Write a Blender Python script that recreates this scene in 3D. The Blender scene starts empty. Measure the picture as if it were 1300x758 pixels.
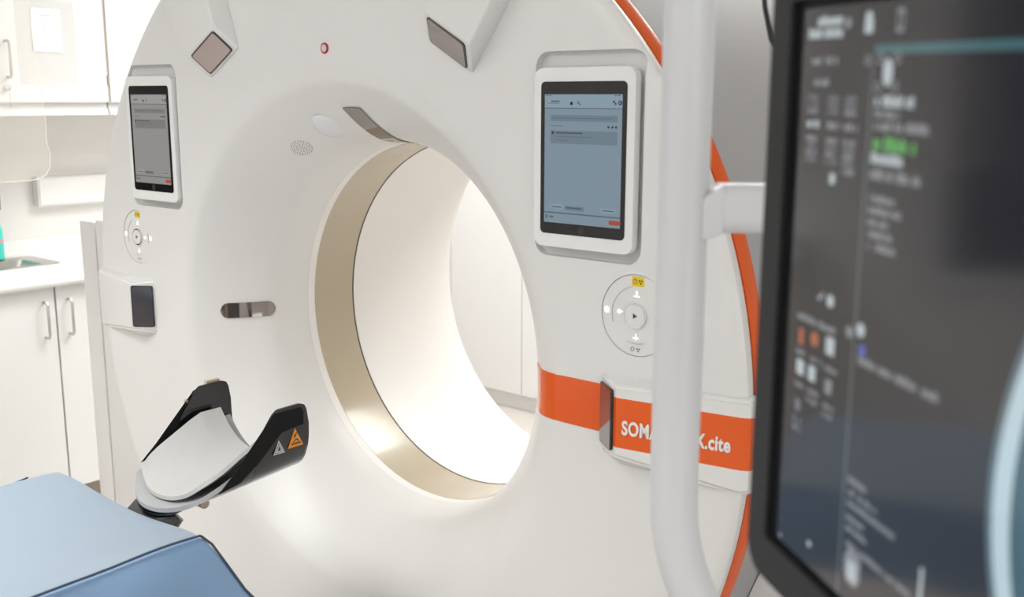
import bpy, bmesh, math, random
from mathutils import Vector, Matrix
from math import sin, cos, pi, radians, hypot, atan2, sqrt
random.seed(7)
SC = bpy.context.scene
COL = SC.collection
Z0 = 1.03          # height of the bore axis above the floor; geometry below is written relative to the bore centre

# ------------------------------------------------------------------ camera, exposure, world, lights
cam_d = bpy.data.cameras.new('camera'); cam = bpy.data.objects.new('camera', cam_d); COL.objects.link(cam)
CP = Vector((1.6218, -1.6369, 0.5067))
yaw, pitch, roll = 0.6949, -0.19125, 0.00225
dv = Vector((-sin(yaw)*cos(pitch), cos(yaw)*cos(pitch), sin(pitch)))
rv = Vector((cos(yaw), sin(yaw), 0)); uv = rv.cross(dv)
rv2 = rv*cos(roll)+uv*sin(roll); uv2 = uv*cos(roll)-rv*sin(roll)
m = Matrix((rv2, uv2, -dv)).transposed().to_4x4(); m.translation = CP+Vector((0, 0, Z0)); cam.matrix_world = m
cam_d.sensor_width = 36; cam_d.lens = 36.42; cam_d.clip_start = .02
cam_d.dof.use_dof = True; cam_d.dof.focus_distance = 2.05; cam_d.dof.aperture_fstop = 5.2
SC.camera = cam
SC.view_settings.view_transform = 'Standard'; SC.view_settings.look = 'None'
SC.view_settings.gamma = 1; SC.view_settings.use_curve_mapping = False
SC.view_settings.exposure = -0.13
W = bpy.data.worlds.new('world'); SC.world = W; W.use_nodes = True
W.node_tree.nodes['Background'].inputs[0].default_value = (1, .98, .95, 1)
W.node_tree.nodes['Background'].inputs[1].default_value = .3
CEIL = 1.75
LAMPS = [(-.95, .55, .6, 1.0, 17, 'flat white LED ceiling panel above the left worktop'), (-1.1, 1.45, 1.5, .5, 33, 'flat white LED ceiling panel before the far tall cabinets'), (-.3, -3.0, 1.8, .8, 9, 'flat white LED ceiling panel over the foot of the patient table'), (-.5, -1.75, 1.4, .6, 26, 'flat white LED ceiling panel over the head of the patient table'),
         (1.9, -2.8, 1.6, .8, 10, 'flat white LED ceiling panel in the near right corner'), (-2.0, -2.6, .9, .6, 9, 'flat white LED ceiling panel in the near left corner'), (.2, 1.65, 1.2, .5, 33, 'flat white LED ceiling panel behind the gantry on the right')]
for i, (x, y, sx, sy, p, lab) in enumerate(LAMPS):
    l = bpy.data.lights.new('ceiling_lamp', 'AREA'); l.shape = 'RECTANGLE'; l.size = sx; l.size_y = sy; l.energy = p
    l.color = (1, .99, .968); l.spread = radians(100) if y == -1.75 else radians(112) if y == .55 else pi
    o = bpy.data.objects.new('ceiling_lamp', l); o.location = (x, y, CEIL+Z0-.035); COL.objects.link(o)

# fill light from the right, added together with the glowing right-wall window
l = bpy.data.lights.new('added_right_fill', 'AREA'); l.shape = 'RECTANGLE'; l.size = 1.9; l.size_y = 1.1; l.energy = 9; l.color = (.97, .985, 1)
o = bpy.data.objects.new('added_right_fill', l); o.location = (2.93, -1.75, .35+Z0); o.rotation_euler = (0, radians(90), 0); o.rotation_euler = Vector((-1, 0, 0)).to_track_quat('-Z', 'Z').to_euler(); COL.objects.link(o)

# ------------------------------------------------------------------ materials
def mat(name, col, rough=.5, metal=0., spec=.5, coat=0., noise=0., nscale=40., bump=0., emis=None, estr=1., trans=0., ior=1.45, sheen=0.):
    M = bpy.data.materials.new(name); M.use_nodes = True; nt = M.node_tree; b = nt.nodes['Principled BSDF']
    b.inputs['Base Color'].default_value = (*col, 1); b.inputs['Roughness'].default_value = rough
    b.inputs['Metallic'].default_value = metal; b.inputs['Specular IOR Level'].default_value = spec
    b.inputs['Coat Weight'].default_value = coat; b.inputs['Coat Roughness'].default_value = .08
    b.inputs['IOR'].default_value = ior; b.inputs['Transmission Weight'].default_value = trans
    b.inputs['Sheen Weight'].default_value = sheen
    if emis: b.inputs['Emission Color'].default_value = (*emis, 1); b.inputs['Emission Strength'].default_value = estr
    if noise or bump:
        tc = nt.nodes.new('ShaderNodeTexCoord'); n = nt.nodes.new('ShaderNodeTexNoise'); n.inputs['Scale'].default_value = nscale; n.inputs['Detail'].default_value = 4
        nt.links.new(tc.outputs['Object'], n.inputs['Vector'])
        if noise:
            mx = nt.nodes.new('ShaderNodeMix'); mx.data_type = 'RGBA'
            mx.inputs['A'].default_value = (*[c*(1-noise) for c in col], 1); mx.inputs['B'].default_value = (*[min(1, c*(1+noise)) for c in col], 1)
            nt.links.new(n.outputs['Fac'], mx.inputs['Factor']); nt.links.new(mx.outputs['Result'], b.inputs['Base Color'])
        if bump:
            bp = nt.nodes.new('ShaderNodeBump'); bp.inputs['Strength'].default_value = bump; bp.inputs['Distance'].default_value = .002
            nt.links.new(n.outputs['Fac'], bp.inputs['Height']); nt.links.new(bp.outputs['Normal'], b.inputs['Normal'])
    return M
white = mat('gantry_white', (.78, .78, .77), .33, noise=.01, nscale=3)
white_in = mat('liner_white', (.88, .86, .835), .4, noise=.01)
seamm = mat('dark_seam', (.05, .045, .04), .5, noise=.1)
seaml = mat('light_seam', (.42, .40, .38), .5, noise=.1)
grey = mat('side_grey', (.43, .43, .44), .6, spec=.3, noise=.02, nscale=5)
orange = mat('orange_paint', (.80, .115, .012), .24, coat=.15, noise=.02)
beige = mat('beige_film', (.52, .45, .335), .2, spec=.5, coat=.2, noise=.03, nscale=4)
darkglass = mat('tinted_glass', (.37, .325, .315), .06, metal=.85, noise=.05)
camglass = mat('camera_glass', (.05, .045, .055), .08, coat=1., noise=.1)
blackgloss = mat('black_gloss', (.006, .006, .007), .12, coat=.6, noise=.1)
black = mat('black_plastic', (.012, .012, .013), .35, noise=.2)
matteblk = mat('black_velcro', (.006, .006, .007), .95, noise=.3, nscale=900, bump=.5)
caseW = mat('case_white', (.85, .85, .85), .35, noise=.01)
yellow = mat('yellow_sticker', (.85, .62, .02), .5, noise=.02)
glow = mat('white_backlight', (.9, .9, .9), .5, noise=.01, emis=(1, 1, 1), estr=.9)
inkd = mat('dark_ink', (.06, .06, .065), .6, noise=.1)
inkg = mat('grey_ink', (.35, .34, .34), .6, noise=.1)
chrome = mat('chrome', (.75, .74, .72), .15, metal=1., noise=.02)
brushed = mat('brushed_steel', (.58, .56, .53), .32, metal=1., noise=.05, nscale=200)
redm = mat('red_ring', (.5, .03, .02), .4, noise=.05)
lacquer = mat('cabinet_white', (.80, .80, .79), .42, noise=.008, nscale=6)
edgeM = mat('cabinet_edge', (.55, .50, .43), .6, noise=.05)
plinthM = mat('plinth_tan', (.40, .345, .28), .5, noise=.08, nscale=8)
topM = mat('worktop_white', (.87, .865, .85), .3, noise=.01)
wallM = mat('wall_paint', (.83, .81, .78), .8, noise=.015, nscale=3, bump=.05)
wallB = mat('wall_back_paint', (.68, .66, .64), .8, noise=.02, nscale=3)
ceilM = mat('ceiling_paint', (.82, .81, .79), .9, noise=.01)
floorM = mat('vinyl_floor', (.60, .565, .53), .35, noise=.06, nscale=12)
poleM = mat('pole_white', (.66, .67, .69), .3, noise=.01)
bezelM = mat('monitor_bezel', (.026, .027, .029), .55, spec=.3, noise=.1, nscale=600, bump=.1)
bezelIn = mat('monitor_black_border', (.003, .003, .005), .5, spec=.15, noise=.1)
cushM = mat('cushion_grey', (.53, .53, .525), .55, noise=.05, nscale=300, bump=.15)
cushD = mat('cushion_dark_grey', (.40, .41, .42), .6, noise=.05, nscale=300, bump=.15)
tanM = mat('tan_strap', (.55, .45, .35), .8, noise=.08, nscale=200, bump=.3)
pipM = mat('navy_piping', (.045, .07, .11), .6, noise=.1)
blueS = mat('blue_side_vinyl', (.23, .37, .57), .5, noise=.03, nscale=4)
blueM = mat('blue_vinyl', (.30, .375, .455), .45, noise=.03, nscale=9, bump=.25)
tealM = mat('teal_liquid', (.07, .66, .58), .3, noise=.03)
pinkM = mat('pink_label', (.85, .30, .38), .5, noise=.02)
paperM = mat('paper', (.84, .86, .92), .8, noise=.01)
domeM = mat('dome_white', (.78, .79, .82), .25, noise=.01)
lampM = mat('lamp_diffuser', (.9, .9, .9), .6, noise=.01, emis=(1, .975, .94), estr=2.2)
stickerW = mat('silver_sticker', (.62, .62, .62), .4, noise=.02)
stickerO = mat('orange_sticker', (.85, .32, .03), .5, noise=.02)
letterM = mat('lettering_white', (.86, .84, .82), .4, noise=.01)
# carbon fibre weave
carbonM = mat('carbon_fibre', (.01, .01, .012), .22, coat=.35)
nt = carbonM.node_tree; tc = nt.nodes.new('ShaderNodeTexCoord'); ck = nt.nodes.new('ShaderNodeTexChecker'); ck.inputs['Scale'].default_value = 260
ck.inputs['Color1'].default_value = (.008, .008, .009, 1); ck.inputs['Color2'].default_value = (.02, .02, .022, 1)
nt.links.new(tc.outputs['Object'], ck.inputs['Vector']); nt.links.new(ck.outputs['Color'], nt.nodes['Principled BSDF'].inputs['Base Color'])
# clear sheets
def clearmat(name, tint, rough, alpha):
    M = bpy.data.materials.new(name); M.use_nodes = True; nt = M.node_tree
    b = nt.nodes['Principled BSDF']; b.inputs['Base Color'].default_value = (*tint, 1); b.inputs['Roughness'].default_value = rough; b.inputs['Alpha'].default_value = alpha
    n = nt.nodes.new('ShaderNodeTexNoise'); n.inputs['Scale'].default_value = 3; bp = nt.nodes.new('ShaderNodeBump'); bp.inputs['Strength'].default_value = .03
    nt.links.new(n.outputs['Fac'], bp.inputs['Height']); nt.links.new(bp.outputs['Normal'], b.inputs['Normal'])
    return M
shieldM = clearmat('clear_acrylic', (.85, .80, .68), .12, .08)
shieldE = clearmat('acrylic_edge', (.93, .90, .80), .3, .85)
pocketM = clearmat('clear_pocket', (.82, .83, .80), .25, .16)
def emat(name, col, s=1., rough=.2):
    return mat(name, (.01, .01, .012), rough, spec=.5, noise=.05, emis=col, estr=s)

# ------------------------------------------------------------------ helpers
ORG = {}
def root_org(o): return ORG.get(o.name, Vector((0, 0, 0)))
def props(o, label=None, cat=None, group=None, kind=None):
    for k, v in (('label', label), ('category', cat), ('group', group), ('kind', kind)):
        if v: o[k] = v
    return o
def thing(name, loc, label, cat, group=None):
    o = bpy.data.objects.new(name, None); COL.objects.link(o); o.empty_display_size = .1
    o.location = Vector(loc)+Vector((0, 0, Z0)); ORG[o.name] = Vector(loc); return props(o, label, cat, group)
def ob(name, bm, mats, parent=None, loc=None, smooth=True, ang=35, label=None, cat=None, group=None, kind=None, bevel=0, bseg=2, recalc=True):
    """link a bmesh (bore-centre coordinates) as one object; vertices are stored relative to its thing's base"""
    if bevel:
        es = [e for e in bm.edges if len(e.link_faces) == 2 and e.calc_face_angle(0) > radians(25)]
        bmesh.ops.bevel(bm, geom=es, offset=bevel, segments=bseg, affect='EDGES', profile=.6, clamp_overlap=True)
    if recalc: bmesh.ops.recalc_face_normals(bm, faces=bm.faces)
    org = root_org(parent) if parent else Vector(loc or (0, 0, 0))
    bmesh.ops.translate(bm, verts=bm.verts, vec=-org)
    me = bpy.data.meshes.new(name); bm.to_mesh(me); bm.free()
    if smooth:
        for p in me.polygons: p.use_smooth = True
        me.set_sharp_from_angle(angle=radians(ang))
    for mm in (mats if isinstance(mats, (list, tuple)) else [mats]): me.materials.append(mm)
    o = bpy.data.objects.new(name, me); COL.objects.link(o)
    if parent: o.parent = parent
    else: o.location = org+Vector((0, 0, Z0))
    ORG[o.name] = org
    return props(o, label, cat, group, kind)
def B(): return bmesh.new()
def box(bm, x0, x1, y0, y1, z0, z1, mi=0):
    v = [bm.verts.new(p) for p in ((x0, y0, z0), (x1, y0, z0), (x1, y1, z0), (x0, y1, z0), (x0, y0, z1), (x1, y0, z1), (x1, y1, z1), (x0, y1, z1))]
    for f in ((0, 3, 2, 1), (4, 5, 6, 7), (0, 1, 5, 4), (1, 2, 6, 5), (2, 3, 7, 6), (3, 0, 4, 7)):
        bm.faces.new([v[i] for i in f]).material_index = mi
    return bm
def hull(pts):
    bm = B(); vs = [bm.verts.new(p) for p in pts]
    r = bmesh.ops.convex_hull(bm, input=vs)
    bmesh.ops.delete(bm, geom=[v for v in bm.verts if not v.link_faces], context='VERTS')
    bmesh.ops.dissolve_limit(bm, angle_limit=radians(1.5), verts=bm.verts, edges=bm.edges)
    return bm
def grid(bm, rows, close_u=False, close_v=False, mi=0):
    vs = [[bm.verts.new(p) for p in r] for r in rows]; nu = len(vs); nv = len(vs[0])
    for i in range(nu if close_u else nu-1):
        for j in range(nv if close_v else nv-1):
            bm.faces.new((vs[i][j], vs[(i+1) % nu][j], vs[(i+1) % nu][(j+1) % nv], vs[i][(j+1) % nv])).material_index = mi
    return vs
def solid_grid(bm, rows, nvec, th, mi=0):
    """grid of points given thickness th along -nvec(i,j)"""
    nu, nv = len(rows), len(rows[0])
    A = [[bm.verts.new(rows[i][j]) for j in range(nv)] for i in range(nu)]
    C_ = [[bm.verts.new(rows[i][j]-nvec[i][j]*th) for j in range(nv)] for i in range(nu)]
    for i in range(nu-1):
        for j in range(nv-1):
            bm.faces.new((A[i][j], A[i+1][j], A[i+1][j+1], A[i][j+1])).material_index = mi
            bm.faces.new((C_[i][j], C_[i][j+1], C_[i+1][j+1], C_[i+1][j])).material_index = mi
    for i in range(nu-1):
        bm.faces.new((A[i][0], C_[i][0], C_[i+1][0], A[i+1][0])); bm.faces.new((A[i][-1], A[i+1][-1], C_[i+1][-1], C_[i][-1]))
    for j in range(nv-1):
        bm.faces.new((A[0][j], A[0][j+1], C_[0][j+1], C_[0][j])); bm.faces.new((A[-1][j], C_[-1][j], C_[-1][j+1], A[-1][j+1]))
def normals_of(rows):
    nu, nv = len(rows), len(rows[0]); out = []
    for i in range(nu):
        r = []
        for j in range(nv):
            a = rows[min(i+1, nu-1)][j]-rows[max(i-1, 0)][j]; b = rows[i][min(j+1, nv-1)]-rows[i][max(j-1, 0)]
            n = a.cross(b); r.append(n.normalized() if n.length > 1e-12 else Vector((0, 0, 1)))
        out.append(r)
    return out
def lathe(bm, prof, n=256, closed=True, mi=0):
    """prof: (r, y) list revolved about the bore axis"""
    rows = [[Vector((r*cos(2*pi*k/n), y, r*sin(2*pi*k/n))) for k in range(n)] for r, y in prof]
    grid(bm, rows, close_u=closed, close_v=True, mi=mi); return bm
def tube(bm, pts, rad, n=12, mi=0, cap=True, radii=None):
    pts = [Vector(p) for p in pts]; rings = []
    t0 = (pts[1]-pts[0]).normalized(); ref = Vector((0, 0, 1)) if abs(t0.z) < .9 else Vector((1, 0, 0)); a = t0.cross(ref).normalized()
    for i, p in enumerate(pts):
        t = (pts[min(i+1, len(pts)-1)]-pts[max(i-1, 0)]).normalized(); a = (a-t*a.dot(t)).normalized(); b = t.cross(a)
        r = radii[i] if radii else rad
        rings.append([bm.verts.new(p+a*r*cos(2*pi*k/n)+b*r*sin(2*pi*k/n)) for k in range(n)])
    for i in range(len(rings)-1):
        for k in range(n): bm.faces.new((rings[i][k], rings[i+1][k], rings[i+1][(k+1) % n], rings[i][(k+1) % n])).material_index = mi
    if cap: bm.faces.new(rings[0]).material_index = mi; bm.faces.new(rings[-1][::-1]).material_index = mi
    return bm
def rrect(w, h, r, n=6):
    out = []
    for cx, cy, a0 in ((w/2-r, h/2-r, 0), (-w/2+r, h/2-r, pi/2), (-w/2+r, -h/2+r, pi), (w/2-r, -h/2+r, 3*pi/2)):
        for k in range(n+1):
            a = a0+pi/2*k/n; out.append((cx+r*cos(a), cy+r*sin(a)))
    return out
def prism(bm, poly, fr, d0, d1, mi=0):
    """poly of (u,v) extruded along frame normal; fr = (origin, U, V, N)"""
    O, U, V, N = fr
    a = [bm.verts.new(O+U*u+V*v+N*d0) for u, v in poly]; b = [bm.verts.new(O+U*u+V*v+N*d1) for u, v in poly]; n = len(poly)
    bm.faces.new(a[::-1]).material_index = mi; bm.faces.new(b).material_index = mi
    for i in range(n): bm.faces.new((a[i], a[(i+1) % n], b[(i+1) % n], b[i])).material_index = mi
    return bm
def circ(r, n=40, cx=0, cy=0, sx=1): return [(cx+r*sx*cos(2*pi*k/n), cy+r*sin(2*pi*k/n)) for k in range(n)]
def disc(bm, fr, poly, d, th=.0004, mi=0): return prism(bm, poly, fr, d, d+th, mi)
def q(bm, fr, u0, v0, u1, v1, d, mi=0):
    O, U, V, N = fr
    bm.faces.new([bm.verts.new(O+U*a+V*b+N*d) for a, b in ((u0, v0), (u1, v0), (u1, v1), (u0, v1))]).material_index = mi
def boolean(o, cutters):
    for c in cutters:
        md = o.modifiers.new('cut', 'BOOLEAN'); md.operation = 'DIFFERENCE'; md.object = c; md.solver = 'EXACT'
    dg = bpy.context.evaluated_depsgraph_get(); dg.update()
    me = bpy.data.meshes.new_from_object(o.evaluated_get(dg)); o.modifiers.clear(); old = o.data; o.data = me
    for c in cutters: bpy.data.objects.remove(c, do_unlink=True)
    for p in me.polygons: p.use_smooth = True
    me.set_sharp_from_angle(angle=radians(30))
V_ = Vector
FRONT = lambda x, z, y=-.265: (V_((x, y, z)), V_((1, 0, 0)), V_((0, 0, 1)), V_((0, -1, 0)))

# ------------------------------------------------------------------ the room
FL = -Z0
XL, XR, YB, YF = -2.6, 3.0, -3.6, 2.8
def struct(name, bm, m, **k): return ob(name, bm, m, kind='structure', **k)
struct('floor', box(B(), XL-.1, XR+.1, YB-.1, YF+.1, FL-.1, FL), floorM, loc=(0, 0, FL))
struct('ceiling', box(B(), XL-.1, XR+.1, YB-.1, YF+.1, CEIL, CEIL+.1), ceilM, loc=(0, 0, CEIL))
struct('wall_left', box(B(), XL-.1, XL, YB, YF, FL, CEIL), wallM, loc=(XL, 0, FL))
struct('wall_right', box(B(), XR, XR+.1, YB, YF, FL, CEIL), wallM, loc=(XR, 0, FL))
struct('wall_far', box(B(), XL-.1, XR+.1, YF, YF+.1, FL, CEIL), wallM, loc=(0, YF, FL))
struct('wall_near', box(B(), XL-.1, XR+.1, YB-.1, YB, FL, CEIL), wallB, loc=(0, YB, FL))
for i, (x, y, sx, sy, p, lab) in enumerate(LAMPS):
    t = thing('ceiling_light', (x, y, CEIL), lab, 'ceiling light', 'ceiling light panels')
    bm = B(); box(bm, x-sx/2-.02, x+sx/2+.02, y-sy/2-.02, y+sy/2+.02, CEIL-.02, CEIL-.0005)
    ob('light_frame', bm, caseW, t, smooth=False)
    bm = B(); box(bm, x-sx/2, x+sx/2, y-sy/2, y+sy/2, CEIL-.025, CEIL-.0205)
    ob('diffuser', bm, lampM, t, smooth=False)

bm = B(); wy0, wy1, wz0, wz1 = -2.75, -.75, -.25, .95  # unseen right-wall window with a glowing pane, added as fill light
for a in ((wy0-.06, wy1+.06, wz0-.06, wz0), (wy0-.06, wy1+.06, wz1, wz1+.06), (wy0-.06, wy0, wz0, wz1), (wy1, wy1+.06, wz0, wz1), (-1.77, -1.73, wz0, wz1)): box(bm, XR-.04, XR-.0005, *a)
struct('added_fill_window', bm, lacquer, loc=(XR, -1.75, .35))
struct('added_fill_pane', box(B(), XR-.012, XR-.001, wy0, wy1, wz0, wz1), mat('fill_glow_pane', (.8, .8, .8), .4, noise=.02, emis=(.92, .96, 1), estr=.9), loc=(XR, -1.75, .35))

bm = B(); wy0, wy1, wz0, wz1 = -3.3, -.88, -.25, 1.35  # unseen dark window, added to darken what the monitor screen reflects
for a in ((wy0-.06, wy1+.06, wz0-.06, wz0), (wy0-.06, wy1+.06, wz1, wz1+.06), (wy0-.06, wy0, wz0, wz1), (wy1, wy1+.06, wz0, wz1)): box(bm, XL+.0005, XL+.04, *a)
struct('added_dark_window', bm, lacquer, loc=(XL, -1.8, .5))
struct('added_dark_pane', box(B(), XL+.001, XL+.012, wy0, wy1, wz0, wz1), mat('added_dark_glass', (.03, .03, .035), .1, noise=.1), loc=(XL, -1.8, .5))

# ------------------------------------------------------------------ the gantry
G = thing('ct_scanner_gantry', (0, .15, FL), 'large round white CT scanner gantry with orange trim and open bore', 'CT scanner')
# front funnel profile (r, y)
def bez(p0, p1, p2, p3, n):
    return [tuple((1-t)**3*a+3*(1-t)**2*t*b+3*(1-t)*t*t*c+t**3*d for a, b, c, d in zip(p0, p1, p2, p3)) for t in [k/n for k in range(n+1)]]
KP = [(.412, .03), (.412, 0), (.4145, -.05), (.4235, -.10), (.4485, -.15), (.4865, -.20), (.523, -.240), (.545, -.2565), (.578, -.265), (.61, -.265)]
FP = []                                                                   # funnel, bore seam -> face (Catmull-Rom)
for k_ in range(1, len(KP)-2):
    for t_ in range(6):
        t = t_/6; P_ = KP[k_-1:k_+3]
        FP.append(tuple(.5*(2*b+(c-a)*t+(2*a-5*b+4*c-d)*t*t+(3*b-a-3*c+d)*t**3) for a, b, c, d in zip(*P_)))
FP.append((.578, -.265)); FP = [(max(r_, .412), max(y_, -.265)) for r_, y_ in FP]
def prof_r(y):
    for (r0, y0), (r1, y1) in zip(FP, FP[1:]):
        if y0 >= y >= y1: return r0+(r1-r0)*(y0-y)/max(1e-9, y0-y1)
    return FP[-1][0] if y < -.26 else FP[0][0]
def prof_y(r):
    if r >= FP[-1][0]: return -.265
    for (r0, y0), (r1, y1) in zip(FP, FP[1:]):
        if r0 <= r <= r1: return y0+(y1-y0)*(r-r0)/max(1e-9, r1-r0)
    return 0
front = FP+[(.61, -.265), (.75, -.265), (.90, -.265), (.918, -.2645), (.928, -.261), (.935, -.255), (.937, -.247), (.934, -.236), (.929, -.226)]
back = [(.90, -.222), (.62, -.222), (.575, -.215), (.53, -.16), (.47, -.06), (.435, 0)]
fc = ob('front_cover', lathe(B(), front+back), white, G, ang=30)
cut = []
for s in (1, -1):
    bm = B(); prism(bm, rrect(.214, .336, .026, 8), FRONT(s*.6355, .4135), -.016, .05)
    cut.append(ob('cutter', bm, white, G))
    bm = B(); prism(bm, circ(.0670, 64), FRONT(s*.736, .165), -.0042, .05); cut.append(ob('cutter', bm, white, G))
bpy.context.view_layer.update(); boolean(fc, cut)
ob('orange_trim', lathe(B(), [(.915, -.2245), (.931, -.2245), (.9365, -.212), (.9365, -.196), (.93, -.192), (.915, -.192)]), orange, G)
ob('side_cover', lathe(B(), [(.915, -.19), (.929, -.19), (.931, .0), (.931, .62), (.90, .68), (.66, .68), (.64, .66), (.80, .55), (.88, .5)]), grey, G)
# bore: white lip, beige film ring, dark seam, white liner flaring to the back
ob('bore_lip', lathe(B(), [(.4125, .001), (.4125, .023), (.425, .023), (.425, .001)]), white_in, G)
ob('bore_ring', lathe(B(), [(.412, .0235), (.412, .148), (.425, .148), (.425, .0235)]), beige, G, label='glossy beige film ring inside the bore')
bm = lathe(B(), [(.4116, .1483), (.4116, .1515), (.424, .1515), (.424, .1483)]); ob('dark_seam', bm, seamm, G)
bm = lathe(B(), [(.4122, -.0006), (.4122, .0006), (.424, .0006), (.424, -.0006)]); ob('fine_seam', bm, seaml, G)
ob('bore_liner', lathe(B(), [(.411, .152), (.411, .172), (.414, .174), (.414, .30), (.418, .38), (.430, .47), (.450, .54), (.475, .585), (.53, .63), (.64, .675), (.65, .655), (.54, .60), (.49, .53), (.45, .40), (.43, .152)]), white_in, G)
# side stands
for s in (-1, 1):
    bm = hull([(s*x, y, z) for x, y in ((1.288, -.08), (.62, -.08), (.62, .5), (1.288, .5)) for z in (FL+.02, .150)] + [(s*1.288, .0, .172), (s*.62, 0, .172)])
    # the stand wraps the drum: cut it to a ring shape by ending above its lower half
    o = ob('stand_cover', bm, white, G, bevel=.006)
    bmc = B(); n = 96
    prism(bmc, circ(.9325, n), (V_((0, 0, 0)), V_((1, 0, 0)), V_((0, 0, 1)), V_((0, -1, 0))), -.8, .3)
    c = ob('cutter', bmc, white, G); bpy.context.view_layer.update(); boolean(o, [c])
    bm = hull([(s*x, y, z) for x, y in ((1.295, -.08), (1.38, -.08), (1.38, .5), (1.295, .5)) for z in (FL+.02, .142)] + [(s*1.295, .5, .172), (s*1.38, .5, .172)])
    ob('stand_side_panel', bm, white, G, bevel=.005)
    bm = box(B(), min(s*1.287, s*1.296), max(s*1.287, s*1.296), -.07, .45, FL+.03, .13); ob('panel_gap', bm, edgeM, G, smooth=False)
bm = hull([(x, y, z) for x in (-.75, .75) for y in (-.12, .55) for z in (FL, FL+.1)]); ob('base_plate', bm, grey, G, bevel=.01)
for s in (-1, 1):
    bm = box(B(), min(s*.7, s*1.36), max(s*.7, s*1.36), -.05, .48, FL, FL+.02); ob('stand_foot', bm, seamm, G, smooth=False)
# funnel patches
def fpt(y, th, w=0, off=0):
    """point on the funnel at depth y, angle th, w metres sideways, off metres towards the viewer"""
    r = prof_r(y); e = 1e-3; dr = (prof_r(y+e)-prof_r(y-e))/(2*e)
    n = V_((-1, dr)).normalized()      # (radial, y) normal pointing to the axis side
    if n.y > 0 and n.x > 0: n = -n
    R_ = r+n.x*off; Y_ = y+n.y*off; a = th+w/r
    return V_((R_*cos(a), Y_, R_*sin(a)))
# orange stripe on the funnel and face (right side)
xs = [.502+.173*k/40 for k in range(41)]; zs = [-.041+.082*k/8 for k in range(9)]
rows = []; nrm = []
for x in xs:
    rr = []; nn = []
    for z in zs:
        r = hypot(x, z); th = atan2(z, x)
        if r < .59: p = fpt(prof_y(r), th, 0, .0016)
        else: p = V_((x, -.2666, z))
        rr.append(p); nn.append(V_((0, -1, 0)))
    rows.append(rr); nrm.append(nn)
bm = B(); solid_grid(bm, rows, nrm, .0022); ob('orange_stripe', bm, orange, G, ang=60)
# sensor strip (pill) on both sides of the funnel
def strip(y0, y1, th, hw, off, ends, n=30, m=8):
    """patch along the funnel profile with rounded ends"""
    ys = [y0+(y1-y0)*k/n for k in range(n+1)]; L = [0.]
    for a, b in zip(ys, ys[1:]): L.append(L[-1]+hypot(b-a, prof_r(b)-prof_r(a)))
    T = L[-1]; rows = []
    for yy, s in zip(ys, L):
        e = min(s if ends[0] else 9, (T-s) if ends[1] else 9); w = hw if e >= hw else sqrt(max(0, hw*hw-(hw-e)**2))
        w = max(w, hw*.12)
        rows.append([fpt(yy, th, w*(2*j/m-1), off) for j in range(m+1)])
    return rows
for th in (pi, 0):
    rows = strip(-.204, -.094, th, .0185, .0014, (1, 1)); bm = B(); solid_grid(bm, rows, normals_of(rows), .002)
    if th == pi:
        P = ob('sensor_strip', bm, darkglass, G, label='glossy dark rounded sensor strip left of the bore')
        for y0, y1 in ((-.196, -.190), (-.154, -.150), (-.118, -.116)):
            r2 = [[fpt(y0+(y1-y0)*k/3, th, w, .002) for w in (-.0155, 0, .0155)] for k in range(4)]
            bm = B(); solid_grid(bm, r2, normals_of(r2), .001); ob('sensor_divider', bm, black, P)
# laser window at the top
rows = strip(-.202, -.030, pi/2, .0265, .0012, (0, 1), 40); bm = B(); solid_grid(bm, rows, normals_of(rows), .002)
LW = ob('laser_window', bm, darkglass, G, label='smoky tinted window strip at the top of the bore')
r2 = strip(-.125, -.045, pi/2, .020, .0019, (0, 1), 20); bm = B(); solid_grid(bm, r2, normals_of(r2), .001); ob('laser_lens', bm, camglass, LW)
# dome and loudspeaker holes
c0 = fpt(-.165, radians(104.5)); nz = (fpt(-.165, radians(104.5), 0, .01)-c0).normalized(); tu = V_((0, -1, .3)); tu = (tu-nz*tu.dot(nz)).normalized(); tw = nz.cross(tu)
bm = B(); bmesh.ops.create_uvsphere(bm, u_segments=32, v_segments=16, radius=1)
for v in bm.verts: v.co = c0+tu*v.co.x*.037*(1+.15*v.co.x)+tw*v.co.y*.035+nz*v.co.z*.009
ob('intercom_dome', bm, domeM, G)
thp = radians(118.8); bm = B()
for ring, cnt in ((0, 1), (.0065, 6), (.0125, 12), (.0185, 18), (.0245, 24)):
    for k in range(cnt):
        a = 2*pi*k/cnt+ring*40; dy = ring*sin(a)*.75; w = ring*cos(a)
        p = fpt(-.157+dy, thp, w, .0006); nn = (fpt(-.157+dy, thp, w, .002)-p).normalized(); U = nn.orthogonal().normalized()
        prism(bm, circ(.0011, 8), (p, U, nn.cross(U), nn), -.0004, .0002)
ob('speaker_holes', bm, inkd, G)
# red pilot light
fr = FRONT(-.002, .602); bm = prism(B(), circ(.0105, 32), fr, -.001, .0025); L = ob('pilot_light', bm, redm, G, label='small red ringed light above the bore')
ob('pilot_lens', prism(B(), circ(.0072, 24), fr, .001, .0032), stickerW, L)
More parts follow.
